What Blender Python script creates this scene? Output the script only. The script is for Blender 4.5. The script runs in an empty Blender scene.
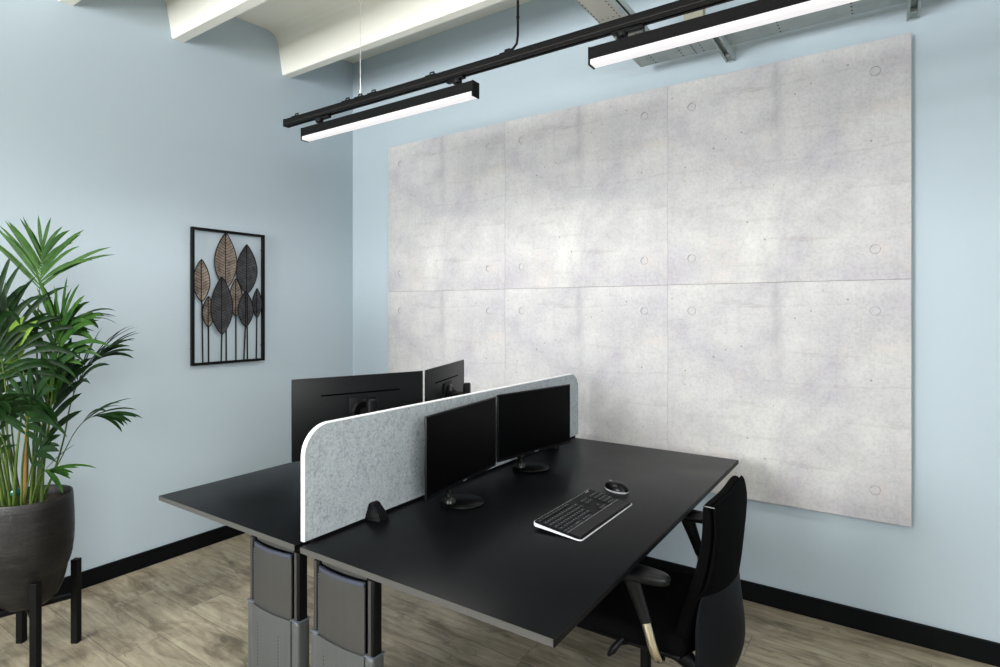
import bpy, bmesh, math, random
from mathutils import Vector, Matrix
R = math.radians
PI = math.pi
random.seed(7)
C = bpy.context.scene.collection
sc = bpy.context.scene

# ------------------------------------------------------------------ helpers
def lin(r, g, b):
    f = lambda v: (v/255/12.92) if v/255 <= .04045 else ((v/255+.055)/1.055)**2.4
    return (f(r), f(g), f(b), 1)

def mat(name, col, rough=.5, metal=0, spec=.5, emit=None, strength=0, coat=0):
    m = bpy.data.materials.new(name); m.use_nodes = True
    b = m.node_tree.nodes['Principled BSDF']
    b.inputs['Base Color'].default_value = col
    b.inputs['Roughness'].default_value = rough
    b.inputs['Metallic'].default_value = metal
    b.inputs['Specular IOR Level'].default_value = spec
    if coat:
        b.inputs['Coat Weight'].default_value = coat
        b.inputs['Coat Roughness'].default_value = .15
    if emit:
        b.inputs['Emission Color'].default_value = emit
        b.inputs['Emission Strength'].default_value = strength
    return m

class NT:
    """small node-graph writer on top of a principled material"""
    def __init__(s, m):
        s.m = m; s.t = m.node_tree; s.n = s.t.nodes; s.b = s.n['Principled BSDF']
        s.tc = s.n.new('ShaderNodeTexCoord')
    def link(s, a, b): s.t.links.new(a, b)
    def coord(s, scale=(1, 1, 1), kind='Object', rot=(0, 0, 0), loc=(0, 0, 0)):
        mp = s.n.new('ShaderNodeMapping'); mp.inputs['Scale'].default_value = scale
        mp.inputs['Rotation'].default_value = rot; mp.inputs['Location'].default_value = loc
        s.link(s.tc.outputs[kind], mp.inputs['Vector']); return mp.outputs['Vector']
    def noise(s, vec, scale, detail=4, rough=.5, dist=0):
        k = s.n.new('ShaderNodeTexNoise'); k.inputs['Scale'].default_value = scale
        k.inputs['Detail'].default_value = detail; k.inputs['Roughness'].default_value = rough
        k.inputs['Distortion'].default_value = dist
        s.link(vec, k.inputs['Vector']); return k.outputs['Fac']
    def voronoi(s, vec, scale, feature='F1'):
        k = s.n.new('ShaderNodeTexVoronoi'); k.inputs['Scale'].default_value = scale; k.feature = feature
        s.link(vec, k.inputs['Vector']); return k
    def ramp(s, fac, stops, interp='LINEAR'):
        k = s.n.new('ShaderNodeValToRGB'); k.color_ramp.interpolation = interp
        e = k.color_ramp.elements
        while len(e) < len(stops): e.new(.5)
        for i, (p, c) in enumerate(stops):
            e[i].position = p; e[i].color = c if len(c) == 4 else (*c, 1)
        s.link(fac, k.inputs['Fac']); return k.outputs['Color']
    def mix(s, a, b, fac, mode='MIX'):
        k = s.n.new('ShaderNodeMix'); k.data_type = 'RGBA'; k.blend_type = mode
        for sock, v in ((k.inputs[0], fac), (k.inputs[6], a), (k.inputs[7], b)):
            if hasattr(v, 'node'): s.link(v, sock)
            else: sock.default_value = v
        return k.outputs[2]
    def math(s, op, a, b=0, c=None):
        k = s.n.new('ShaderNodeMath'); k.operation = op
        for i, v in enumerate((a, b, c)):
            if v is None: continue
            if hasattr(v, 'node'): s.link(v, k.inputs[i])
            else: k.inputs[i].default_value = v
        return k.outputs[0]
    def bump(s, h, strength=.2, dist=.01):
        k = s.n.new('ShaderNodeBump'); k.inputs['Strength'].default_value = strength
        k.inputs['Distance'].default_value = dist
        s.link(h, k.inputs['Height']); s.link(k.outputs['Normal'], s.b.inputs['Normal'])
    def base(s, c): s.link(c, s.b.inputs['Base Color'])
    def rough(s, c): s.link(c, s.b.inputs['Roughness'])

G = lambda v: (v, v, v, 1)

# bmesh shape writers ------------------------------------------------
def add_box(bm, x0, x1, y0, y1, z0, z1, bev=0, seg=2, M=None):
    b = bmesh.new()
    bmesh.ops.create_cube(b, size=1)
    for v in b.verts:
        v.co = Vector(((x0+x1)/2 + v.co.x*(x1-x0), (y0+y1)/2 + v.co.y*(y1-y0), (z0+z1)/2 + v.co.z*(z1-z0)))
    if bev: bmesh.ops.bevel(b, geom=b.edges[:], offset=bev, segments=seg, profile=.5, affect='EDGES')
    join(bm, b, M)
def join(bm, b, M=None):
    if M is not None: b.transform(M)
    me = bpy.data.meshes.new('tmp'); b.to_mesh(me); b.free(); bm.from_mesh(me); bpy.data.meshes.remove(me)
def add_tube(bm, pts, r, n=8, cap=True, up=Vector((0, 0, 1)), flat=1.0, roll=None):
    pts = [Vector(p) for p in pts]
    rs = r if isinstance(r, (list, tuple)) else [r]*len(pts)
    rings = []; last = None
    for i, p in enumerate(pts):
        t = (pts[min(i+1, len(pts)-1)] - pts[max(i-1, 0)]).normalized()
        if last is None:
            a = up if abs(t.dot(up)) < .95 else Vector((1, 0, 0))
            if roll is not None: a = roll
            s = t.cross(a).normalized()
        else:
            s = (last - t*last.dot(t)).normalized()
        last = s; q = t.cross(s)
        rings.append([bm.verts.new(p + (s*math.cos(2*PI*k/n) + q*math.sin(2*PI*k/n)*flat)*rs[i]) for k in range(n)])
    for a, b in zip(rings, rings[1:]):
        for k in range(n): bm.faces.new((a[k], a[(k+1) % n], b[(k+1) % n], b[k]))
    if cap:
        bm.faces.new(rings[0][::-1]); bm.faces.new(rings[-1])
def add_lathe(bm, prof, n=48, M=None, close=False):
    b = bmesh.new(); rings = []
    for r, z in prof:
        if r < 1e-5: rings.append([b.verts.new((0, 0, z))])
        else: rings.append([b.verts.new((r*math.cos(2*PI*k/n), r*math.sin(2*PI*k/n), z)) for k in range(n)])
    for a, c in zip(rings, rings[1:]):
        for k in range(n):
            k2 = (k+1) % n
            if len(a) == 1 and len(c) == 1: continue
            if len(a) == 1: b.faces.new((a[0], c[k2], c[k]))
            elif len(c) == 1: b.faces.new((a[k], a[k2], c[0]))
            else: b.faces.new((a[k], a[k2], c[k2], c[k]))
    join(bm, b, M)
def add_prism(bm, outline, axis, a, b_, M=None):
    """outline: 2-D points; extruded along axis ('x','y','z') from a to b_"""
    b = bmesh.new()
    def P(u, v, w):
        return {'x': (w, u, v), 'y': (u, w, v), 'z': (u, v, w)}[axis]
    A = [b.verts.new(P(u, v, a)) for u, v in outline]; B = [b.verts.new(P(u, v, b_)) for u, v in outline]
    b.faces.new(A); b.faces.new(B[::-1]); n = len(A)
    for i in range(n): b.faces.new((A[i], B[i], B[(i+1) % n], A[(i+1) % n]))
    bmesh.ops.recalc_face_normals(b, faces=b.faces[:])
    join(bm, b, M)

def obj(name, bm, m, parent=None, smooth=None, world=False, sub=0):
    """bmesh -> ONE mesh object; world=True: the mesh was written in world coordinates"""
    bmesh.ops.recalc_face_normals(bm, faces=bm.faces[:])
    me = bpy.data.meshes.new(name)
    if world and parent is not None:
        M = Matrix(); p = parent; ch = []
        while p is not None: ch.append(p); p = p.parent
        for p in reversed(ch): M = M @ p.matrix_basis
        bm.transform(M.inverted())
    bm.to_mesh(me); bm.free()
    o = bpy.data.objects.new(name, me); C.objects.link(o)
    me.materials.append(m)
    if smooth is not None:
        for p in me.polygons: p.use_smooth = True
        if smooth < 180: me.set_sharp_from_angle(angle=R(smooth))
    if sub:
        md = o.modifiers.new('sub', 'SUBSURF'); md.levels = sub; md.render_levels = sub
    if parent is not None: o.parent = parent
    return o
def pattern(o, bm, m, world_parent=None):
    """adds a small surface pattern (holes, slots) to an existing part's own mesh with a second material"""
    bmesh.ops.recalc_face_normals(bm, faces=bm.faces[:])
    if world_parent is not None:
        M = Matrix(); p = world_parent; ch_ = []
        while p is not None: ch_.append(p); p = p.parent
        for p in reversed(ch_): M = M @ p.matrix_basis
        bm.transform(M.inverted())
    o.data.materials.append(m); idx = len(o.data.materials)-1
    for f in bm.faces: f.material_index = idx
    b = bmesh.new(); b.from_mesh(o.data); t = bpy.data.meshes.new('t'); bm.to_mesh(t); bm.free()
    n0 = len(b.faces); b.from_mesh(t); b.faces.ensure_lookup_table()
    for f in b.faces[n0:]: f.material_index = idx
    b.to_mesh(o.data); b.free(); bpy.data.meshes.remove(t)
def thing(name, label, cat, loc=(0, 0, 0), rotz=0, group=None):
    o = bpy.data.objects.new(name, None); C.objects.link(o); o.empty_display_size = .1
    o.location = loc; o.rotation_euler = (0, 0, rotz); o['label'] = label; o['category'] = cat
    o.matrix_basis = Matrix.Translation(loc) @ Matrix.Rotation(rotz, 4, 'Z')
    if group: o['group'] = group
    return o
def tag(o, label, cat, group=None):
    o['label'] = label; o['category'] = cat
    if group: o['group'] = group
    return o
def struct(name, bm, m, parent=None, smooth=None):
    o = obj(name, bm, m, parent, smooth)
    if parent is None: o['kind'] = 'structure'
    return o
def children(o): return [c for c in bpy.data.objects if c.parent == o]
def dup(root, loc=None, rotz=None, label=None, group=None):
    def cp(o, par):
        c = o.copy(); C.objects.link(c)
        if par is not None: c.parent = par
        for ch in children_map.get(o.name, []): cp(ch, c)
        return c
    children_map = {}
    for o in list(bpy.data.objects):
        if o.parent: children_map.setdefault(o.parent.name, []).append(o)
    r = cp(root, None)
    if loc is not None: r.location = loc
    if rotz is not None: r.rotation_euler = (0, 0, rotz)
    if label: r['label'] = label
    if group: r['group'] = group
    return r

# ------------------------------------------------------------------ camera
F = 577; YAW = math.atan2(392, 577); EYE = 1.42
cd = bpy.data.cameras.new('camera'); cam = bpy.data.objects.new('camera', cd); C.objects.link(cam)
cam.location = (0, 0, EYE); cam.rotation_euler = (PI/2, 0, YAW)
cd.sensor_width = 36; cd.lens = 36*F/1000; cd.shift_y = -.023; cd.clip_start = .02
sc.camera = cam

# ------------------------------------------------------------------ materials
paint = mat('blue_wall_paint', lin(168, 188, 200), .55, spec=.35)
k = NT(paint)
n1 = k.noise(k.coord(kind='Object'), 1.2, 3)
k.base(k.mix(lin(162, 175, 184), lin(167, 180, 188), n1))
k.bump(k.noise(k.coord(kind='Object'), 160, 2), .06, .002)
white_paint = mat('white_ceiling_paint', lin(238, 236, 226), .7, spec=.2)
k = NT(white_paint)
k.base(k.mix(lin(217, 216, 206), lin(226, 225, 216), k.noise(k.coord(), 2, 4)))
k.bump(k.noise(k.coord((1, 1, 1)), 60, 4), .12, .004)
black_trim = mat('black_baseboard', lin(6, 7, 9), .55, spec=.1)
black_metal = mat('black_powder_coat', lin(9, 9, 10), .5, spec=.12)
black_plastic = mat('black_plastic', lin(8, 8, 10), .45, spec=.14)
soft_black = mat('black_arm_rubber', lin(11, 12, 15), .4, spec=.25)
screen_glass = mat('screen_glass', lin(3, 3, 4), .35, spec=.04)
monitor_back = mat('monitor_back_plastic', lin(13, 14, 15), .42, spec=.18)
gloss_black = mat('gloss_black', lin(4, 4, 5), .3, spec=.16)
chrome = mat('polished_aluminium', lin(225, 218, 200), .18, metal=1)
white_plastic = mat('white_plastic', lin(205, 207, 210), .35)
grey_plastic = mat('light_grey_plastic', lin(180, 182, 184), .4)
badge_grey = mat('badge_grey', lin(120, 122, 125), .4)
steel_wire = mat('steel_wire', lin(150, 150, 148), .45)
diffuser = mat('lamp_diffuser', lin(120, 119, 119), .5, emit=lin(255, 252, 253), strength=.78)
matte_black = mat('matte_black', lin(2, 2, 2), .9, spec=0)
copper = mat('neck_clear_plastic', lin(22, 24, 21), .3, spec=.3)

# desktop: near-black laminate
desk_top = mat('black_laminate', lin(30, 31, 34), .3, spec=.07)
k = NT(desk_top)
k.base(k.mix(lin(8, 9, 11), lin(12, 13, 15), k.noise(k.coord((1, 1, 1)), 300, 3)))
k.rough(k.ramp(k.noise(k.coord(), 3, 4), [(.3, G(.28)), (.7, G(.34))]))
edge_mat = mat('graphite_edge_band', lin(70, 69, 67), .5, spec=.3)
# leg metal
leg_metal = mat('anthracite_leg_metal', lin(96, 95, 93), .45, metal=.1)
k = NT(leg_metal)
k.base(k.mix(lin(46, 46, 45), lin(58, 57, 55), k.noise(k.coord((60, 60, 1)), 3, 3)))
leg_metal_low = mat('grey_leg_sleeve', lin(118, 120, 120), .45, metal=.15)
k = NT(leg_metal_low)
k.base(k.mix(lin(64, 66, 67), lin(78, 79, 79), k.noise(k.coord((60, 60, 1)), 3, 3)))
silver_rim = mat('silver_rim', lin(96, 102, 110), .4, metal=.3)
blue_handle = mat('slate_trim', lin(58, 63, 78), .4, metal=.1)

# felt
felt = mat('grey_marled_felt', lin(160, 168, 172), .95, spec=.1)
k = NT(felt)
a = k.noise(k.coord((1, 1, 1.2)), 110, 5, .75, .8)
b = k.noise(k.coord((1, 1.4, 1), loc=(3, 1, 2)), 42, 7, .72, 1.0)
c1 = k.ramp(a, [(.32, lin(104, 111, 118)), (.47, lin(160, 167, 171)), (.68, lin(188, 193, 196))])
c2 = k.ramp(b, [(.34, lin(92, 99, 106)), (.47, lin(158, 165, 169)), (.66, lin(182, 188, 191))])
k.base(k.mix(c1, c2, .45)); k.bump(a, .3, .003)
felt_edge = mat('white_felt_edge', lin(240, 241, 243), .7)

# woven black chair cloth
cloth = mat('black_chair_cloth', lin(13, 14, 16), .95, spec=.04)
k = NT(cloth)
nn = k.noise(k.coord(), 500, 2)
k.base(k.mix(lin(3, 3, 4), lin(7, 7, 8), nn)); k.bump(nn, .3, .001)
shell_mat = mat('chair_shell_plastic', lin(11, 13, 16), .6, spec=.12)

# galvanised steel
galv = mat('galvanised_steel', lin(176, 186, 186), .5, metal=.25)
k = NT(galv)
vv = k.voronoi(k.coord(), 22)
k.base(k.mix(lin(148, 160, 160), lin(168, 177, 176), vv.outputs['Color']))
hole_dark = mat('tray_hole_dark', lin(35, 40, 40), .8)
galv_cream = mat('galvanised_pale', lin(168, 167, 158), .5, metal=.2)

# concrete panel
concrete = mat('printed_concrete', lin(196, 194, 196), .75, spec=.25)
k = NT(concrete)
o_ = k.coord()
big = k.noise(o_, 2.6, 5, .6, .4)
mid = k.noise(k.coord((1, 1, 1.3)), 4.2, 9, .74, .5)
fine = k.noise(k.coord((1, 1, 1)), 90, 5, .7)
vert = k.noise(k.coord((9, 1, .7)), 3.2, 6, .65)
horz = k.noise(k.coord((.8, 1, 9), loc=(4, 0, 1)), 2.4, 6, .7, .3)
sp = k.noise(k.coord((1, 1, 1)), 190, 3, .6)
scr = k.noise(k.coord((60, 1, 1.2), loc=(2, 0, 7)), 3.0, 5, .7)
scr2 = k.noise(k.coord((1.0, 1, 55), loc=(5, 0, 3)), 3.0, 5, .7)
col = k.ramp(big, [(.30, lin(168, 164, 171)), (.45, lin(179, 177, 180)), (.58, lin(187, 186, 186)), (.72, lin(197, 196, 194))])
col = k.mix(col, k.ramp(mid, [(.34, G(.66)), (.48, G(.86)), (.62, G(1))]), .36, 'MULTIPLY')
col = k.mix(col, k.ramp(vert, [(.30, G(.7)), (.44, G(1))]), .25, 'MULTIPLY')
col = k.mix(col, k.ramp(horz, [(.30, lin(206, 198, 196)), (.42, G(1))]), .42, 'MULTIPLY')
col = k.mix(col, k.ramp(fine, [(.32, G(.66)), (.55, G(1))]), .45, 'MULTIPLY')
col = k.mix(col, k.ramp(sp, [(.28, G(.6)), (.42, G(1))]), .28, 'MULTIPLY')
col = k.mix(col, k.ramp(scr, [(.30, G(.62)), (.40, G(1))]), .35, 'MULTIPLY')
col = k.mix(col, k.ramp(scr2, [(.30, G(.66)), (.40, G(1))]), .28, 'MULTIPLY')
# warm stains
st = k.noise(k.coord(loc=(9, 3, 5)), 3.4, 6, .7, .5)
col = k.mix(col, lin(192, 178, 168), k.math('MULTIPLY', k.ramp(st, [(.6, G(0)), (.72, G(1))]), .45))
# one dark vertical formwork streak, high in the sheet, plus a paler one
sep = k.n.new('ShaderNodeSeparateXYZ'); k.link(k.tc.outputs['Object'], sep.inputs[0])
wx = k.math('ADD', sep.outputs['X'], k.math('MULTIPLY', k.math('SUBTRACT', k.noise(o_, 9, 4), .5), .09))
streak = k.math('SUBTRACT', 1, k.math('MULTIPLY', k.math('ABSOLUTE', k.math('SUBTRACT', wx, .0)), 26))
streak = k.math('MAXIMUM', streak, 0)
hz = k.ramp(k.math('ADD', sep.outputs['Z'], .5), [(.45, G(0)), (.75, G(.75)), (.95, G(.9))])
streak = k.math('MULTIPLY', k.math('MULTIPLY', streak, hz), k.ramp(k.noise(k.coord((3, 1, 1)), 8, 5), [(.3, G(.3)), (.6, G(1))]))
col = k.mix(col, lin(140, 138, 144), k.math('MULTIPLY', streak, .62))
# pits
vp = k.voronoi(k.coord(), 17); 
pit = k.math('LESS_THAN', vp.outputs['Distance'], .075)
keep = k.math('GREATER_THAN', k.noise(o_, 6, 2), .52)
col = k.mix(col, lin(120, 112, 108), k.math('MULTIPLY', k.math('MULTIPLY', pit, keep), .75))
# faint straight board lines
wv = k.n.new('ShaderNodeTexWave'); wv.bands_direction = 'X'; wv.inputs['Scale'].default_value = 9
wv.inputs['Distortion'].default_value = .6; wv.inputs['Detail'].default_value = 2; k.link(o_, wv.inputs['Vector'])
col = k.mix(col, k.ramp(wv.outputs['Fac'], [(.0, G(.9)), (.12, G(1))]), .14, 'MULTIPLY')
k.base(col); k.bump(fine, .12, .002)
concrete_edge = mat('panel_edge', lin(214, 214, 216), .7)

# floor: greyed oak planks running along X
floor_m = mat('grey_oak_planks', lin(150, 140, 120), .42, spec=.4)
k = NT(floor_m)
sep = k.n.new('ShaderNodeSeparateXYZ'); k.link(k.tc.outputs['Object'], sep.inputs[0])
yy = k.math('DIVIDE', k.math('SUBTRACT', sep.outputs['Y'], 1.07), .182)
row = k.math('FLOOR', yy); fy = k.math('SUBTRACT', yy, row)
wn = k.n.new('ShaderNodeTexWhiteNoise'); wn.noise_dimensions = '1D'; k.link(row, wn.inputs['W'])
xx = k.math('ADD', k.math('DIVIDE', sep.outputs['X'], 1.22), k.math('MULTIPLY', wn.outputs['Value'], 3.7))
colm = k.math('FLOOR', xx); fx = k.math('SUBTRACT', xx, colm)
cmb = k.n.new('ShaderNodeCombineXYZ'); k.link(row, cmb.inputs[0]); k.link(colm, cmb.inputs[1])
wn2 = k.n.new('ShaderNodeTexWhiteNoise'); wn2.noise_dimensions = '3D'; k.link(cmb.outputs[0], wn2.inputs['Vector'])
# grain coordinates: shifted per plank
va = k.n.new('ShaderNodeVectorMath'); va.operation = 'MULTIPLY_ADD'
k.link(wn2.outputs['Color'], va.inputs[0]); va.inputs[1].default_value = (13, 7, 5); k.link(k.tc.outputs['Object'], va.inputs[2])
def vmap(scale):
    mp = k.n.new('ShaderNodeMapping'); mp.inputs['Scale'].default_value = scale
    k.link(va.outputs[0], mp.inputs['Vector']); return mp.outputs['Vector']
grain = k.noise(vmap((1.6, 15, 1)), 2.2, 9, .7, .9)
blotch = k.noise(vmap((2.0, 5, 1)), 1.7, 6, .62, .8)
knot = k.noise(vmap((3.2, 8, 1)), 2.3, 5, .6, .9)
col = k.ramp(grain, [(.25, lin(124, 112, 95)), (.45, lin(151, 140, 120)), (.6, lin(171, 161, 139)), (.8, lin(188, 178, 155))])
g2_ = k.noise(vmap((1.1, 70, 1)), 3.0, 6, .7, .3)
col = k.mix(col, k.ramp(g2_, [(.34, G(.62)), (.52, G(1))]), .45, 'MULTIPLY')
col = k.mix(col, k.ramp(blotch, [(.32, lin(138, 130, 118)), (.56, G(1))]), .8, 'MULTIPLY')
col = k.mix(col, lin(86, 78, 68), k.math('MULTIPLY', k.ramp(knot, [(.60, G(0)), (.70, G(1))]), .75))
col = k.mix(col, k.ramp(wn2.outputs['Value'], [(0, G(.72)), (1, G(1))]), .55, 'MULTIPLY')
gap = k.math('MAXIMUM', k.math('LESS_THAN', k.math('ABSOLUTE', k.math('SUBTRACT', fy, .5)), .4915), 0)
gap2 = k.math('LESS_THAN', k.math('ABSOLUTE', k.math('SUBTRACT', fx, .5)), .4988)
solid = k.math('MULTIPLY', gap, gap2)
col = k.mix(lin(70, 62, 52), col, k.math('MAXIMUM', solid, .35))
k.base(col)
k.rough(k.ramp(grain, [(.3, G(.52)), (.7, G(.42))]))
k.bump(k.math('ADD', k.math('MULTIPLY', grain, .4), solid), .12, .003)

# ------------------------------------------------------------------ room shell
WR = 3.03; WL = -3.426; XR = 2.6; YB = -3.0; TOP = 3.6
bm = bmesh.new(); add_box(bm, WL-.1, XR+.1, YB-.1, WR+.1, -.1, 0); struct('floor', bm, floor_m)
bm = bmesh.new(); add_box(bm, WL-.12, XR+.12, WR, WR+.12, 0, TOP); struct('wall_right', bm, paint)
bm = bmesh.new(); add_box(bm, WL-.12, WL, YB-.12, WR, 0, TOP); struct('wall_left', bm, paint)
sy0, sy1, sz0, sz1 = -2.8, -.5, 1.6, 2.85  # framed opening added in the unseen side wall to light the left wall
bm = bmesh.new(); add_box(bm, XR, XR+.12, YB-.12, sy0, 0, TOP); add_box(bm, XR, XR+.12, sy1, WR, 0, TOP)
add_box(bm, XR, XR+.12, sy0, sy1, 0, sz0); add_box(bm, XR, XR+.12, sy0, sy1, sz1, TOP); struct('wall_side', bm, paint)
bm = bmesh.new()
for a_, b_, c_, d_ in ((sy0, sy1, sz0, sz0+.05), (sy0, sy1, sz1-.05, sz1), (sy0, sy0+.05, sz0, sz1), (sy1-.05, sy1, sz0, sz1), ((sy0+sy1)/2-.025, (sy0+sy1)/2+.025, sz0, sz1)):
    add_box(bm, XR+.04, XR+.1, a_, b_, c_, d_)
struct('window_4', bm, white_paint)
# rear wall with three window openings
wins = [(-3.1, -1.5), (-1.1, .5), (.9, 2.3)]; wz0, wz1 = 1.15, 2.88
bm = bmesh.new()
xs = [WL]
for a, b in wins: xs += [a, b]
xs.append(XR)
add_box(bm, WL, XR, YB-.12, YB, 0, wz0); add_box(bm, WL, XR, YB-.12, YB, wz1, TOP)
for i in range(0, len(xs), 2): add_box(bm, xs[i], xs[i+1], YB-.12, YB, wz0, wz1)
struct('wall_rear', bm, paint)
for i, (a, b) in enumerate(wins):
    bm = bmesh.new(); w = .05
    add_box(bm, a, b, YB-.1, YB-.04, wz0, wz0+w); add_box(bm, a, b, YB-.1, YB-.04, wz1-w, wz1)
    add_box(bm, a, a+w, YB-.1, YB-.04, wz0, wz1); add_box(bm, b-w, b, YB-.1, YB-.04, wz0, wz1)
    add_box(bm, (a+b)/2-w/2, (a+b)/2+w/2, YB-.1, YB-.04, wz0, wz1)
    struct('window_%d' % (i+1), bm, white_paint)
# baseboards
bm = bmesh.new(); add_box(bm, WL, XR, WR-.016, WR, 0, .092, .003); struct('baseboard_right', bm, black_trim)
bm = bmesh.new(); add_box(bm, WL, WL+.016, YB, WR-.016, 0, .086, .003); struct('baseboard_left', bm, black_trim)
# ceiling: ribbed concrete slab, ribs along X, slightly falling towards the camera
prof = []
def zz(y, z): return z + (max(y, 0)-2.45)*.048
ribs = [2.447, 1.72, 1.17, .45, -.1, -.82, -1.37, -2.1]
top = 3.29
prof.append((WR, zz(WR, top)))
for yc in ribs:
    for dy, dz in ((.15, 0), (.105, -.012), (.082, -.035), (.068, -.075), (.036, -.262), (.030, -.270), (-.030, -.270), (-.036, -.262), (-.068, -.075), (-.082, -.035), (-.105, -.012), (-.15, 0)):
        prof.append((yc+dy, zz(yc+dy, top+dz)))
prof.append((YB, zz(YB, top)))
outline = prof + [(YB, TOP), (WR, TOP)]
bm = bmesh.new(); add_prism(bm, outline, 'x', WL, XR); struct('ceiling', bm, white_paint)

# ------------------------------------------------------------------ concrete sheets
S = 1.022
def sheet_mesh():
    bm = bmesh.new()
    add_box(bm, -.5115, .5115, -.006, .006, -.5175, .5175, .0012, 1)
    return bm
PX = [-2.501, -1.482, -.451]; PZ = [2.0738, 1.0285]; PH = [1.0405/1.035, 1.048/1.035]; PW = [1.014, 1.0235, 1.0385]
names = {(0, 0): 'upper left concrete look panel in the corner side of the wall board',
         (1, 0): 'upper middle concrete look panel above the desk divider end',
         (2, 0): 'upper right concrete look panel under the long wall cable tray',
         (0, 1): 'lower left concrete look panel behind the back of the monitors',
         (1, 1): 'lower middle concrete look panel behind the desk screens and divider end',
         (2, 1): 'lower right concrete look panel beside the black office chair'}
first = None
dimp = [(-.39, .385), (.385, .385), (-.39, -.385), (.385, -.385)]
def ring_mesh():
    b = bmesh.new()
    Mx = Matrix.Rotation(PI/2, 4, 'X')
    add_lathe(b, [(0, -.0018), (.0165, -.0018), (.0185, .0012), (.0205, .0016), (.0215, 0), (.0215, -.004), (0, -.004)], 32, Mx)
    return b
bm0 = sheet_mesh()
# shallow round tie-hole recesses are cut in the sheet face by a boolean
def make_panel():
    t = thing('concrete_panel', 'x', 'wall panel', (0, 0, 0))
    o = obj('panel_face', bm0, concrete, t)
    cb = bmesh.new()
    for x, z in dimp:
        add_lathe(cb, [(0, -.01), (.0205, -.01), (.0203, .006), (.0190, .006), (.0184, .0024), (0, .0016)], 32, Matrix.Translation((x, -.006, z)) @ Matrix.Rotation(PI/2, 4, 'X') @ Matrix.Rotation(PI, 4, 'X'))
    cb.normal_update(); bmesh.ops.recalc_face_normals(cb, faces=cb.faces[:])
    me = bpy.data.meshes.new('cut'); cb.to_mesh(me); cb.free()
    co = bpy.data.objects.new('cut', me); C.objects.link(co)
    md = o.modifiers.new('b', 'BOOLEAN'); md.object = co; md.operation = 'DIFFERENCE'; md.solver = 'EXACT'
    dg = bpy.context.evaluated_depsgraph_get(); dg.update()
    nm = bpy.data.meshes.new_from_object(o.evaluated_get(dg))
    o.modifiers.clear(); o.data = nm
    bpy.data.objects.remove(co)
    bt = bmesh.new()
    for x in (-.4, 0, .4): add_box(bt, x-.02, x+.02, .0062, .033, -.46, .46)
    obj('mounting_batten', bt, black_metal, t)
    return t
panel0 = make_panel()
for (i, j), lab in names.items():
    loc = (PX[i], 2.996, PZ[j])
    if (i, j) == (0, 0):
        panel0['label'] = lab; panel0.location = loc; panel0['group'] = 'concrete look wall panels'
    else:
        q_ = dup(panel0, loc, label=lab, group='concrete look wall panels'); q_.scale = (PW[i]/1.0235, 1, PH[j])

panel0.scale = (PW[0]/1.0235, 1, PH[0])

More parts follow.
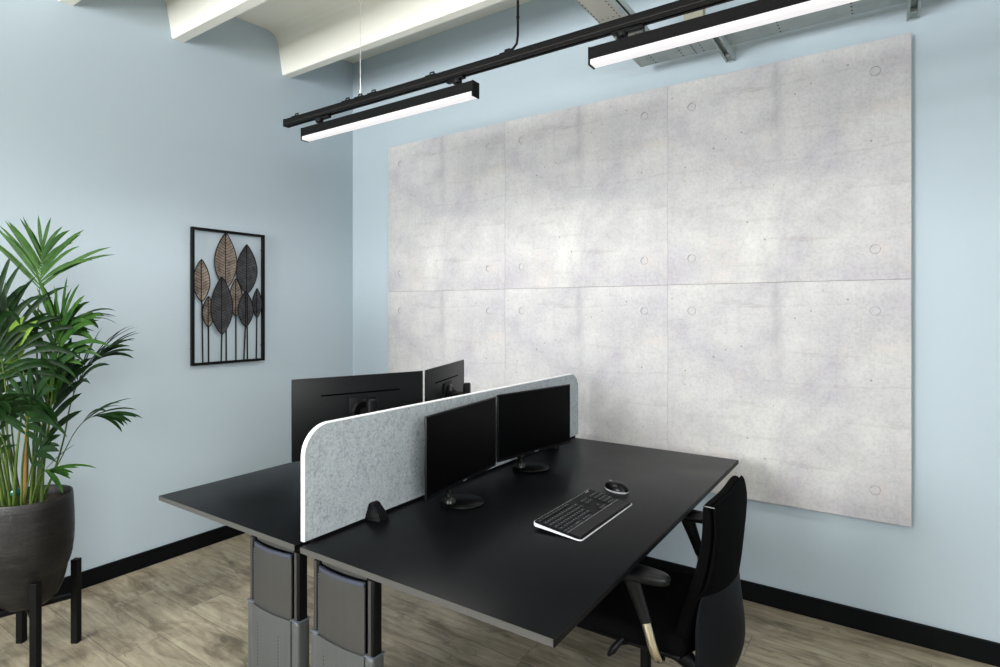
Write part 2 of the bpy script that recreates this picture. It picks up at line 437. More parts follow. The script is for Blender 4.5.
# ------------------------------------------------------------------ desks
DZ = .74; DT = .0185; Y0, Y1 = 1.05, 2.782
def make_desk(x0, x1, legx, footdir, label):
    """legx = x range of the end legs; footdir = +1 feet run towards +x"""
    cx = (x0+x1)/2
    t = thing('desk', label, 'desk', (cx, (Y0+Y1)/2, 0), 0, 'back to back office desks')
    bm = bmesh.new(); add_box(bm, x0+.001, x1-.001, Y0+.001, Y1-.001, DZ-DT, DZ, .0012, 2)
    obj('tabletop', bm, desk_top, t, 40, True)
    bm = bmesh.new()
    e = .0008; zt = DZ-.0012; zb = DZ-DT+.0012
    
    for bx, m_ in (((x0, x1, Y0-e, Y0+.002), edge_mat), ((x0, x1, Y1-.002, Y1+e), edge_mat), ((x0-e, x0+.002, Y0-e, Y1+e), black_plastic), ((x1-.002, x1+e, Y0-e, Y1+e), black_plastic)):
        bm = bmesh.new(); add_box(bm, *bx, zb, zt); eb = obj('edge_band', bm, m_, t, None, True)
        eb['label'] = 'grey edge band' if m_ is edge_mat else 'black edge band'
    a, b = legx
    # under-frame: two long rails and cross arms at both ends
    for ry in ((a+.05, a+.09), (b-.06, b-.02)):
        bm = bmesh.new(); add_box(bm, ry[0], ry[1], Y0+.1, Y1-.1, DZ-DT-.055, DZ-DT-.012, .003); obj('long_rail', bm, black_metal, t, None, True)
    for ye in (Y0+.05, Y1-.12):
        bm = bmesh.new(); lo, hi = (a, x1-.08) if footdir > 0 else (x0+.08, b)
        add_box(bm, lo, hi, ye, ye+.06, DZ-DT-.03, DZ-DT-.0005, .003); obj('cross_arm', bm, black_metal, t, None, True)
    cab = bmesh.new(); add_box(cab, cx-.16, cx+.16, Y0+.45, Y1-.45, DZ-.115, DZ-.105, .002)
    add_box(cab, cx-.16, cx-.155, Y0+.45, Y1-.45, DZ-.11, DZ-DT-.001); add_box(cab, cx+.155, cx+.16, Y0+.45, Y1-.45, DZ-.11, DZ-DT-.001)
    obj('cable_shelf', cab, black_metal, t, None, True)
    for end in (0, 1):
        yc = Y0+.068 if end == 0 else Y1-.068
        s = -1 if end == 0 else 1            # outward direction
        zs = .484                              # top of the outer sleeve
        # leg: the part is the inner perforated core; covers and columns are its sub-parts
        bm = bmesh.new(); add_box(bm, a+.03, b-.03, yc-.012, yc+.012, .08, DZ-DT-.03, .002)
        leg = obj('leg', bm, black_metal, t, None, True)
        def bow(xa, xb, bulge, thick, z0, z1, yb, dip=.0, n=14):
            m_ = bmesh.new(); A = []; B = []
            for i in range(n+1):
                u = i/n; x = xa+(xb-xa)*u; q = 1-(2*u-1)**2
                y = yb + s*(bulge*q)
                A.append((x, y)); B.append((x, y-s*thick))
            add_prism(m_, A + B[::-1], 'z', z0, z1)
            return m_
        ucov = obj('upper_cover', bow(a+.034, b-.036, .008, .004, zs-.05, .668, yc+s*.030), leg_metal, leg, 50, True)
        lcov = obj('lower_cover', bow(a+.030, b-.032, .008, .004, .03, zs, yc+s*.036), leg_metal_low, leg, 50, True)
        obj('cover_grip', bow(a+.036, b-.038, .011, .007, .670, .680, yc+s*.031), blue_handle, leg, 50, True)
        # top lip behind the grip
        obj('top_cap', bow(a+.036, b-.038, .008, .03, .684, .700, yc+s*.020), leg_metal, leg, 50, True)
        # perforations: small dark pegs in two columns on the lower cover
        ph = bmesh.new()
        for ux in (.2, .74):
            x = a+.030+(b-a-.062)*ux; q = 1-(2*ux-1)**2; y = yc+s*.036+s*.008*q
            for kk in range(26):
                z = .435 - kk*.011 - (0.012 if ux > .5 else 0)
                add_box(ph, x-.0016, x+.0016, min(y-s*.001, y+s*.0006), max(y-s*.001, y+s*.0006), z-.0022, z+.0022)
        pattern(lcov, ph, hole_dark, leg)
        for cx_ in (a+.017, b-.017):
            bm = bmesh.new()
            ca, cb = (yc-.027, yc+.006) if s < 0 else (yc-.006, yc+.027)
            add_box(bm, cx_-.0135, cx_+.0135, ca, cb, .4, DZ-DT-.03, .006, 3)
            col_ = obj('inner_column', bm, black_metal, leg, 50, True)
            bm = bmesh.new(); add_box(bm, cx_-.006, cx_+.004, yc+s*.0275-.001, yc+s*.0275+.001, .47, DZ-DT-.032)
            obj('column_groove', bm, leg_metal, leg, None, True)
            bm = bmesh.new()
            ca, cb = (yc-.034, yc+.012) if s < 0 else (yc-.012, yc+.034)
            add_box(bm, cx_-.0175, cx_+.0175, ca, cb, .03, zs, .009, 3)
            obj('outer_column', bm, leg_metal_low, leg, 50, True)
            bm = bmesh.new(); add_box(bm, cx_-.018, cx_+.018, ca-.0005, cb+.0005, zs-.001, zs+.003, .0015)
            obj('column_rim', bm, silver_rim, leg, None, True)
        # ladder of small slots along the left column
        if True:
            ld = bmesh.new()
            for kk in range(24):
                z = .655-kk*.0082
                add_box(ld, a+.0310, a+.0335, min(yc+s*.0305, yc+s*.0285), max(yc+s*.0305, yc+s*.0285), z-.0022, z+.0022)
            pattern(ucov, ld, silver_rim, leg)
        bm = bmesh.new()
        fa, fb = (a-.0, a+.70) if footdir > 0 else (b-.70, b)
        add_box(bm, fa, fb, yc-.035, yc+.035, .006, .032, .008, 3)
        obj('foot', bm, leg_metal_low, leg, 50, True)
        for fx_ in (fa+.04, fb-.04):
            bm = bmesh.new(); add_lathe(bm, [(0, 0), (.02, 0), (.022, .004), (.012, .007), (0, .007)], 16, Matrix.Translation((fx_, yc, 0)))
            obj('foot_pad', bm, black_plastic, leg, 50, True)
    return t
desk_r = make_desk(-1.409, -.578, (-1.408, -1.148), 1, 'near black office desk with the keyboard, mouse and dark screens on it')
desk_l = make_desk(-2.228, -1.432, (-1.726, -1.466), -1, 'far black office desk behind the felt divider, carrying the monitors seen from behind')

# ------------------------------------------------------------------ desk divider
dv = thing('desk_divider', 'grey marled felt divider with white edge standing between the two desks', 'desk divider', (-1.4205, 1.955, DZ))
def arc_outline(ya, yb, za, zb, r, n=12):
    pts = [(ya, za)]
    for i in range(n+1):
        a = PI - PI/2*i/n; pts.append((ya+r+r*math.cos(a), zb-r+r*math.sin(a)))
    for i in range(n+1):
        a = PI/2 - PI/2*i/n; pts.append((yb-r+r*math.cos(a), zb-r+r*math.sin(a)))
    pts.append((yb, za)); return pts
DX0, DX1 = -1.4275, -1.4135
ya, yb, za, zb = 1.067, 2.845, .7465, 1.082
bm = bmesh.new(); add_prism(bm, arc_outline(ya+.002, yb-.002, za, zb-.002, .088), 'x', DX0, DX1)
obj('felt_panel', bm, felt, dv, None, True)
o1 = arc_outline(ya, yb, za, zb, .09); o2 = arc_outline(ya+.0035, yb-.0035, za, zb-.0035, .0865)
bm = bmesh.new()
for X in (DX0-.0006, DX1+.0006):
    pass
VA = [[bm.verts.new((X, y, z)) for (y, z) in o] for X in (DX0-.0004, DX1+.0004) for o in (o1, o2)]
n = len(o1)
for i in range(n-1):
    bm.faces.new((VA[0][i], VA[0][i+1], VA[2][i+1], VA[2][i]))
    bm.faces.new((VA[1][i], VA[1][i+1], VA[3][i+1], VA[3][i]))
    bm.faces.new((VA[0][i], VA[0][i+1], VA[1][i+1], VA[1][i]))
    bm.faces.new((VA[2][i], VA[2][i+1], VA[3][i+1], VA[3][i]))
for i in (0, n-1): bm.faces.new((VA[0][i], VA[1][i], VA[3][i], VA[2][i]))
obj('edge_trim', bm, felt_edge, dv, None, True)
bm = bmesh.new(); add_box(bm, -1.4290, -1.4120, 1.10, 2.80, .700, .7465); obj('support_rail', bm, black_metal, dv, None, True)
for yc in (1.335, 2.505):
    for s in (1, -1):
        bm = bmesh.new()
        X = DX1 if s > 0 else DX0
        # faceted wedge foot, wide at the desk, small at the top against the felt
        lo = [(X+s*.0005, yc-.036), (X+s*.054, yc-.022), (X+s*.054, yc+.022), (X+s*.0005, yc+.036)]
        md_ = [(X+s*.0005, yc-.034), (X+s*.049, yc-.020), (X+s*.049, yc+.020), (X+s*.0005, yc+.034)]
        hi = [(X+s*.0005, yc-.019), (X+s*.016, yc-.015), (X+s*.016, yc+.015), (X+s*.0005, yc+.019)]
        rings = [[bm.verts.new((x, y, z)) for x, y in rr] for rr, z in ((lo, DZ+.0003), (md_, DZ+.016), (hi, DZ+.052))]
        for p_, q_ in zip(rings, rings[1:]):
            for i in range(4): bm.faces.new((p_[i], p_[(i+1) % 4], q_[(i+1) % 4], q_[i]))
        bm.faces.new(rings[0][::-1]); bm.faces.new(rings[-1])
        bmesh.ops.bevel(bm, geom=bm.edges[:], offset=.0025, segments=2, affect='EDGES')
        obj('clamp', bm, black_plastic, dv, None, True)

# ------------------------------------------------------------------ monitors
# local frame: screen width along X, screen faces -Y, base on z=0
def make_monitor(kind, W=.495, Hh=.28, zb_=.05):
    t = thing('monitor', 'x', 'monitor', (0, 0, 0))
    z0, z1 = zb_, zb_+Hh
    bm = bmesh.new(); add_box(bm, -W/2, W/2, 0, .009, z0, z1, .0022, 2)
    obj('casing', bm, monitor_back, t, 40)
    bm = bmesh.new(); add_box(bm, -W/2+.004, W/2-.004, -.0008, .001, z0+.014, z1-.004); obj('screen', bm, screen_glass, t)
    bm = bmesh.new(); add_box(bm, -.012, .012, -.0012, .0002, z0+.0045, z0+.0085, .0008); obj('badge', bm, badge_grey, t)
    # thicker lower back housing
    bm = bmesh.new()
    o = [(-W/2+.03, z0+.01), (-W/2+.03, z0+Hh*.20), (-W/2+.045, z0+Hh*.28), (W/2-.045, z0+Hh*.28), (W/2-.03, z0+Hh*.20), (W/2-.03, z0+.01)]
    add_prism(bm, o, 'y', .008, .026); bmesh.ops.bevel(bm, geom=bm.edges[:], offset=.006, segments=3, affect='EDGES')
    hs = obj('back_housing', bm, monitor_back, t, 40)
    bm = bmesh.new(); add_box(bm, -.15, .15, .0085, .0096, z1-.066, z1-.061); obj('vent_slot', bm, matte_black, t)
    bm = bmesh.new(); add_box(bm, -.118, -.100, .0085, .0115, z0+.125, z0+.155, .0015)
    obj('port_block', bm, black_plastic, t)
    if kind == 'near':
        # disc stand with a short bent neck
        bm = bmesh.new(); add_lathe(bm, [(0, 0), (.074, 0), (.078, .002), (.079, .006), (.076, .009), (.0, .0105)], 56, Matrix.Translation((-.080, -.034, 0)))
        b = obj('stand_base', bm, gloss_black, t, 50)
        bm = bmesh.new(); add_tube(bm, [(-.115, -.008, .008), (-.114, -.002, .03), (-.10, .014, .05), (-.06, .026, .075)], [.014, .011, .012, .016], 12, flat=.6)
        obj('neck', bm, gloss_black, t, 60)
        bm = bmesh.new(); add_lathe(bm, [(0, 0), (.02, 0), (.018, .012), (.010, .02), (0, .021)], 24, Matrix.Translation((-.115, -.008, .009)))
        obj('neck_collar', bm, copper, t, 60)
    else:
        bm = bmesh.new(); add_box(bm, -.052, .052, .0085, .018, z0+.098, z0+.202, .003); obj('mount_plate', bm, black_plastic, t, 40)
        bm = bmesh.new(); add_lathe(bm, [(.0, 0), (.042, 0), (.044, .006), (.036, .012), (.03, .010), (0, .010)], 40, Matrix.Translation((0, .017, z0+.150)) @ Matrix.Rotation(-PI/2, 4, 'X'))
        obj('mount_ring', bm, gloss_black, t, 50)
        bm = bmesh.new(); add_tube(bm, [(0, .025, z0+.150), (0, .09, z0+.150)], .014, 14); obj('swivel_arm', bm, black_plastic, t, 60)
        bm = bmesh.new(); add_box(bm, -.017, .017,   .085, .112, .010, z0+.202, .006, 3); obj('post', bm, black_plastic, t, 50)
        bm = bmesh.new(); add_box(bm, -.10, .10, -.055, .125, 0, .011, .005, 2); obj('stand_base', bm, black_plastic, t, 50)
    return t
def aim(P, Q):
    """rotation so local +X runs from P to Q"""
    return math.atan2(Q[1]-P[1], Q[0]-P[0])
mgn = 'screens facing the chair'; mgb = 'screens seen from behind'
m1 = make_monitor('near')
# seen from the chair (+x side) local +X runs towards +y, front (-Y local) faces +x
def put(o, P, Q, lab, grp):
    o.location = ((P[0]+Q[0])/2, (P[1]+Q[1])/2, DZ); o.rotation_euler = (0, 0, aim(P, Q)); o['label'] = lab; o['group'] = grp
m2 = dup(m1)
put(m1, (-1.270, 1.440), (-1.330, 1.927), 'black screen facing the keyboard, nearest the camera on a round stand', mgn)
put(m2, (-1.350, 1.960), (-1.264, 2.468), 'black screen facing the chair, nearer the concrete wall', mgn)
b1 = make_monitor('far', .50, .28, .165)
b2 = dup(b1)
# facing -x: local +X runs towards -y
put(b1, (-1.52, 1.695), (-1.692, 1.225), 'dark back of the large monitor rising above the rounded end of the divider', mgb)
put(b2, (-1.705, 2.195), (-1.522, 1.705), 'dark back of the angled monitor nearest the concrete wall, beyond the divider', mgb)
m1.rotation_euler[2] += 0; 

# ------------------------------------------------------------------ keyboard
KW, KD = .402, .168
kb = thing('keyboard', 'black keyboard with white rim lying on the near desk', 'keyboard', (-.8365, 1.736, DZ), PI/2 - .012)
# local: X along width (towards +y world), Y points to -x world (the back), wedge rises to the back
def rrect(w, d, r, n=6):
    pts = []
    for cx, cy, a0 in ((w/2-r, d/2-r, 0), (-w/2+r, d/2-r, 90), (-w/2+r, -d/2+r, 180), (w/2-r, -d/2+r, 270)):
        for i in range(n+1):
            a = R(a0+90*i/n); pts.append((cx+r*math.cos(a), cy+r*math.sin(a)))
    return pts
def ztop(y, lift=0): return .0036 + (y+KD/2)/KD*.0205 + lift
def slabwedge(pts, lo, hi):
    b = bmesh.new()
    A = [b.verts.new((x, y, lo(y))) for x, y in pts]; B = [b.verts.new((x, y, hi(y))) for x, y in pts]
    b.faces.new(A[::-1]); b.faces.new(B)
    for i in range(len(A)): b.faces.new((A[i], A[(i+1) % len(A)], B[(i+1) % len(A)], B[i]))
    return b
bm = slabwedge(rrect(KW, KD, .014), lambda y: .0008 + (y+KD/2)/KD*.013, lambda y: ztop(y))
obj('lower_case', bm, white_plastic, kb, 40)
bm = slabwedge(rrect(KW-.005, KD-.005, .0125), lambda y: ztop(y, -.001), lambda y: ztop(y, .0016))
obj('top_plate', bm, mat('keyboard_top', lin(9, 9, 10), .5, spec=.08), kb, 40)
bm = bmesh.new()
sl = math.atan2(.0205, KD)
Ms = Matrix.Translation((0, -KD/2+.0285, ztop(-KD/2+.0285, .0028))) @ Matrix.Rotation(sl, 4, 'X')
add_box(bm, -KW/2+.012, KW/2-.012, -.0205, .0205, -.001, .001, .0008, 1, Ms); obj('palm_rest', bm, black_plastic, kb, 40)
bm = bmesh.new(); Ms = Matrix.Translation((0, -KD/2+.0515, ztop(-KD/2+.0515, .0026))) @ Matrix.Rotation(sl, 4, 'X')
add_box(bm, -KW/2+.014, KW/2-.014, -.0006, .0006, -.0008, .0008, 0, 1, Ms); obj('divider_line', bm, badge_grey, kb)
for sx in (-1, 1):
    bm = bmesh.new(); add_box(bm, sx*.16-.012, sx*.16+.012, KD/2-.028, KD/2-.018, .0002, .0115, .001); obj('foot', bm, black_plastic, kb)
keymat = mat('key_cap', lin(26, 27, 29), .5, spec=.15)
legend = mat('key_legend', lin(110, 112, 115), .5)
bm = bmesh.new(); add_box(bm, -.0068, .0068, -.0071, .0071, -.0015, .0016, .0012, 2)
key0 = obj('key', bm, keymat, kb, 40)
bm = bmesh.new(); add_box(bm, -.0018, .0016, .0005, .0024, .0015, .0018); 
key_leg = obj('key_legend', bm, legend, key0)
rows_y = [-.0235, -.006, .0115, .029, .0465, .0675]
def place_key(x, y, wx=1, hy=1, firstk=[True]):
    if firstk[0]: kk = key0; firstk[0] = False
    else:
        kk = key0.copy(); C.objects.link(kk)
        ll = key_leg.copy(); C.objects.link(ll); ll.parent = kk
    kk.location = (x, y, ztop(y, .0030)); kk.rotation_euler = (sl, 0, 0); kk.scale = (wx, hy, 1)
nkeys = 0
layout = [
    [(-.184, 1.2), (-.166, 1.2), (-.148, 1.2), (-.105, 4.6), (-.060, 1.2), (-.042, 1.2), (-.024, 1.2)],
    [(-.180, 1.6)] + [(-.158+.0155*i, 1) for i in range(10)] + [(.003, 1.4)],
    [(-.182, 1.4)] + [(-.162+.0155*i, 1) for i in range(10)] + [(-.001, 1.8)],
    [(-.183, 1.3)] + [(-.165+.0155*i, 1) for i in range(12)] + [(.0255, 1.0)],
    [(-.185, 1.0)] + [(-.1695+.0155*i, 1) for i in range(12)] + [(.021, 1.3)],
    [(-.185, .9)] + [(-.166+.0163*i, .95) for i in range(11)]]
for r_, rowk in enumerate(layout):
    for x, w_ in rowk:
        place_key(x*.97-.001, rows_y[r_], w_, .68 if r_ == 5 else 1); nkeys += 1
for r_ in range(5):
    for i in range(4):
        if r_ == 0 and i == 3: continue
        place_key(.133+.0155*i, rows_y[r_]); nkeys += 1
for i in range(3):
    place_key(.066+.0155*i, rows_y[0]); nkeys += 1
    place_key(.066+.0155*i, rows_y[3]); place_key(.066+.0155*i, rows_y[4]); nkeys += 2
place_key(.0815, rows_y[1]); nkeys += 1
assert nkeys <= 100, nkeys
bm = bmesh.new()
for i, w_ in enumerate((.004, .005, .003, .005)): add_box(bm, .150+i*.0062, .150+i*.0062+w_*.8, .0735, .0775, ztop(.0755, .0014), ztop(.0755, .0022))
obj('logo_mark', bm, legend, kb)

# ------------------------------------------------------------------ mouse
ms = thing('computer_mouse', 'black computer mouse with pale grey skirt beside the keyboard', 'mouse', (-.862, 2.053, DZ), R(-20))
def egg(a0, a1, b0, z0, z1, n=28, rings=8, top=True, bias=.15):
    bm = bmesh.new(); prev = None
    for j in range(rings+1):
        u = j/rings; ang = u*PI/2
        rr = math.cos(ang) if top else 1-.06*(1-u)
        z = z0+(z1-z0)*math.sin(ang) if top else z0+(z1-z0)*u
        if rr < 1e-4:
            v = bm.verts.new((bias*.03, 0, z))
            for k_ in range(n): bm.faces.new((prev[k_], prev[(k_+1) % n], v))
            break
        ring = []
        for k_ in range(n):
            a = 2*PI*k_/n; cx = math.cos(a); sy = math.sin(a)
            L_ = (a1 if cx > 0 else a0)
            wv = b0*(1-.12*(1 if cx < 0 else 0)*abs(cx))
            ring.append(bm.verts.new((cx*L_*rr + bias*.03*(1-rr), sy*wv*rr, z)))
        if prev:
            for k_ in range(n): bm.faces.new((prev[k_], prev[(k_+1) % n], ring[(k_+1) % n], ring[k_]))
        else: bm.faces.new(ring[::-1])
        prev = ring
    else: bm.faces.new(prev)
    return bm
obj('skirt', egg(.055, .055, .034, 0, .0065, top=False), grey_plastic, ms, 50)
obj('shell', egg(.0545, .0545, .0338, .0063, .034), gloss_black, ms, 60)
bm = bmesh.new(); add_lathe(bm, [(0, -.003), (.006, -.003), (.007, 0), (.006, .003), (0, .003)], 20, Matrix.Translation((-.030, 0, .0255)) @ Matrix.Rotation(PI/2, 4, 'X'))
obj('scroll_wheel', bm, badge_grey, ms, 50)
bm = bmesh.new(); add_box(bm, -.050, -.014, -.0006, .0006, .012, .0185, 0); obj('button_seam', bm, black_plastic, ms)

# ------------------------------------------------------------------ office chair (faces -x)
CX, CY = -.665, 1.825
ch = thing('office_chair', 'black cloth office chair with armrests pushed under the near desk', 'chair', (CX, CY, 0))
def backslab(rows, cols=12, expo=1.0):
    """rows: (z, x_back, halfwidth, thickness, wrap, ycentre)"""
    bm = bmesh.new(); Fg = []; Bg = []
    for z, xb, hw, th, wr, yc in rows:
        f_, b_ = [], []
        for i in range(cols+1):
            u = -1+2*i/cols; e = u*u
            th_ = th*(1-.25*u**6)
            b_.append(bm.verts.new((xb-wr*e, yc+u*hw, z))); f_.append(bm.verts.new((xb-wr*e-th_, yc+u*hw*.985, z)))
        Fg.append(f_); Bg.append(b_)
    for G_ in (Fg, Bg):
        for a, b in zip(G_, G_[1:]):
            for i in range(cols): bm.faces.new((a[i], a[i+1], b[i+1], b[i]))
    for r_ in range(len(rows)-1):
        for i in (0, cols): bm.faces.new((Fg[r_][i], Bg[r_][i], Bg[r_+1][i], Fg[r_+1][i]))
    for r_ in (0, len(rows)-1):
        for i in range(cols): bm.faces.new((Fg[r_][i], Fg[r_][i+1], Bg[r_][i+1], Bg[r_][i]))
    return bm
yc = 1.825
cush = [(.425, -.452, .19, .030, .045, yc), (.47, -.438, .198, .045, .05, yc), (.55, -.418, .20, .05, .05, yc), (.62, -.402, .203, .05, .038, yc), (.70, -.393, .203, .046, .026, yc),
        (.78, -.390, .201, .042, .016, yc), (.83, -.395, .198, .038, .012, yc), (.868, -.400, .193, .034, .012, yc), (.880, -.404, .186, .026, .012, yc)]
back = obj('backrest', backslab(cush), cloth, ch, 60, True, 1)
cover = [(.545, -.403, .199, .012, .05, yc), (.56, -.393, .202, .016, .05, yc), (.62, -.384, .206, .016, .038, yc), (.70, -.378, .206, .016, .026, yc), (.80, -.378, .204, .016, .012, yc), (.855, -.384, .199, .014, .010, yc), (.885, -.394, .190, .012, .010, yc)]
cbm = backslab(cover)
for v in cbm.verts:
    if v.co.z < .66: v.co.z += (.66-v.co.z)/.115*(.030-(v.co.y-yc)*.2)
obj('back_cover', cbm, cloth, ch, 60, True, 1)
bm = bmesh.new(); add_tube(bm, [(-.428, yc-.192, .880), (-.400, yc-.1945, .880)], .0012, 6); obj('piping_seam', bm, badge_grey, back, None, True)
shell = [(.225, -.452, .055, .018, .015, yc), (.27, -.426, .10, .02, .035, yc), (.34, -.392, .158, .022, .065, yc), (.39, -.371, .190, .022, .078, yc), (.44, -.361, .203, .022, .08, yc), (.50, -.368, .206, .02, .075, yc), (.56, -.378, .205, .018, .065, yc), (.64, -.388, .200, .010, .045, yc)]
obj('back_shell', backslab(shell), shell_mat, ch, 60, True, 1)
# seat
bm = bmesh.new()
add_box(bm, -.945, -.475, 1.60, 2.05, .448, .508, .026, 4)
for v in bm.verts:
    if v.co.x < -.88: v.co.z -= (-.88-v.co.x)*.35
obj('seat', bm, cloth, ch, 60, True)
bm = bmesh.new(); add_box(bm, -.93, -.49, 1.62, 2.03, .432, .452, .008, 2); obj('seat_shell', bm, black_plastic, ch, 50, True)
# mechanism, gas column
bm = bmesh.new(); add_box(bm, -.76, -.56, 1.755, 1.895, .350, .432, .015, 3); obj('mechanism', bm, black_plastic, ch, 50, True)
bm = bmesh.new(); add_tube(bm, [(-.62, yc, .36), (-.54, yc, .335), (-.485, yc, .30), (-.455, yc, .36)], [.022, .024, .024, .02], 10, flat=1.3); obj('back_bracket', bm, black_metal, ch, 60, True)
bm = bmesh.new(); add_lathe(bm, [(0, .09), (.028, .09), (.028, .22), (.017, .222), (.017, .34), (0, .34)], 24, Matrix.Translation((CX, CY, 0))); obj('gas_column', bm, black_metal, ch, 50, True)
bm = bmesh.new(); add_tube(bm, [(-.66, 1.77, .40), (-.66, 1.66, .415), (-.664, 1.60, .440)], .005, 8); 
lv = obj('lever', bm, black_metal, ch, 60, True)
bm = bmesh.new(); add_tube(bm, [(-.650, 1.60, .462), (-.664, 1.59, .445), (-.678, 1.585, .425), (-.690, 1.583, .408)], [.007, .012, .014, .007], 12, flat=.7); obj('lever_paddle', bm, black_plastic, lv, 60, True)
# star base and casters
bm = bmesh.new(); add_lathe(bm, [(0, .065), (.04, .065), (.045, .10), (.035, .115), (0, .115)], 24, Matrix.Translation((CX, CY, 0)))
hub = obj('base_hub', bm, black_plastic, ch, 50, True)
for i in range(5):
    a = R(18+72*i); dx, dy = math.cos(a), math.sin(a)
    bm = bmesh.new()
    add_tube(bm, [(CX+dx*.03, CY+dy*.03, .092), (CX+dx*.15, CY+dy*.15, .088), (CX+dx*.27, CY+dy*.27, .072)], [.026, .021, .014], 10, flat=.8)
    obj('base_spoke', bm, black_plastic, ch, 60, True)
    px, py = CX+dx*.265, CY+dy*.265
    bm = bmesh.new()
    Mc = Matrix.Translation((px, py, .0275)) @ Matrix.Rotation(a+.7, 4, 'Z') @ Matrix.Rotation(PI/2, 4, 'X')
    for s in (-1, 1):
        add_lathe(bm, [(0, s*.006), (.0265, s*.006), (.0275, s*.009), (.0275, s*.018), (.024, s*.022), (0, s*.023)], 24, Mc)
    add_lathe(bm, [(0, 0), (.006, 0), (.006, .045), (0, .045)], 10, Matrix.Translation((px, py, .028)))
    obj('caster', bm, black_plastic, ch, 50, True)
# arms
for s, ya_ in ((-1, 1.553), (1, 2.098)):
    bm = bmesh.new()
    # pad: long rounded slab, rounded wide rear end
    pts = []
    for i in range(28):
        a = 2*PI*i/28; cx_, sy_ = math.cos(a), math.sin(a)
        ex = abs(cx_)**.75*(1 if cx_ > 0 else -1); ey = abs(sy_)**.8*(1 if sy_ > 0 else -1)
        pts.append((-.602+.105*ex, ya_+.036*ey))
    rings = []
    for sc_, z in ((.80, .672), (.94, .676), (1.0, .683), (.99, .690), (.90, .6965), (.6, .7005), (.25, .702)):
        rings.append([bm.verts.new((-.602+(x+.602)*(1-(1-sc_)*.45), ya_+(y-ya_)*sc_, z)) for x, y in pts])
    for a_, b_ in zip(rings, rings[1:]):
        for i in range(28): bm.faces.new((a_[i], a_[(i+1) % 28], b_[(i+1) % 28], b_[i]))
    bm.faces.new(rings[0][::-1]); bm.faces.new(rings[-1])
    arm = obj('armrest', bm, soft_black, ch, 60, True)
    bm = bmesh.new()
    add_tube(bm, [(-.612, ya_, .676), (-.598, ya_, .64), (-.582, ya_, .60), (-.564, ya_, .553)], [.026, .023, .020, .017], 14, flat=.45, roll=Vector((0, 1, 0)))
    obj('arm_sleeve', bm, soft_black, arm, 60, True)
    bm = bmesh.new()
    yi = ya_ - s*.03
    add_tube(bm, [(-.566, ya_, .557), (-.558, ya_, .53), (-.549, ya_, .50), (-.543, ya_-s*.003, .478), (-.538, ya_-s*.014, .455), (-.540, ya_-s*.04, .436), (-.55, ya_-s*.075, .425), (-.57, ya_-s*.115, .416), (-.60, ya_-s*.18, .410), (-.62, ya_-s*.22, .408)],
             [.0145, .0145, .0145, .0145, .0145, .0145, .0145, .013, .012, .012], 12, flat=.5, roll=Vector((0, 1, 0)))
    obj('arm_bracket', bm, chrome, arm, 60, True)

# ------------------------------------------------------------------ wall art
AY0, AY1, AZ0, AZ1 = 1.783, 2.258, 1.094, 1.913
art = thing('leaf_wall_art', 'black metal frame with bronze and dark leaf shapes hung on the left wall', 'wall art', (WL, (AY0+AY1)/2, AZ0))
fx = WL+.012
bm = bmesh.new(); t_ = .0155
add_box(bm, fx, fx+.022, AY0, AY0+t_, AZ0, AZ1, .001); add_box(bm, fx, fx+.022, AY1-t_, AY1, AZ0, AZ1, .001)
add_box(bm, fx, fx+.022, AY0+t_, AY1-t_, AZ0, AZ0+t_, .001); add_box(bm, fx, fx+.022, AY0+t_, AY1-t_, AZ1-t_, AZ1, .001)
obj('frame', bm, black_metal, art, None, True)
bm = bmesh.new()
for y in (AY0+.008, AY1-.008):
    for z in (AZ0+.1, AZ1-.1): add_tube(bm, [(WL, y, z), (fx+.002, y, z)], .004, 8)
obj('wall_peg', bm, black_metal, art, None, True)
bronze = mat('bronze_leaf', lin(128, 112, 100), .5, metal=.35)
k = NT(bronze); k.base(k.ramp(k.noise(k.coord((1, 1, 1)), 26, 5, .7, .5), [(.3, lin(84, 72, 60)), (.5, lin(120, 108, 97)), (.7, lin(146, 136, 126))]))
darkleaf = mat('blackened_leaf', lin(52, 52, 54), .5, metal=.35)
k = NT(darkleaf); k.base(k.ramp(k.noise(k.coord((1, 1, 1)), 26, 5, .7, .5), [(.35, lin(34, 34, 36)), (.6, lin(66, 66, 70))]))
leaves = [  # y, z top, z bottom, half width, dark?, depth, stem foot y
    (1.845, 1.726, 1.472, .051, 0, .010, 1.853), (1.999, 1.902, 1.555, .072, 0, .006, 2.002), (2.137, 1.841, 1.525, .072, 1, .010, 2.141),
    (1.968, 1.627, 1.272, .070, 1, .016, 1.963), (1.890, 1.506, 1.319, .037, 0, .004, 1.892), (2.066, 1.622, 1.382, .044, 0, .005, 2.066),
    (2.126, 1.544, 1.314, .052, 1, .015, 2.113), (2.208, 1.564, 1.374, .033, 1, .010, 2.203)]
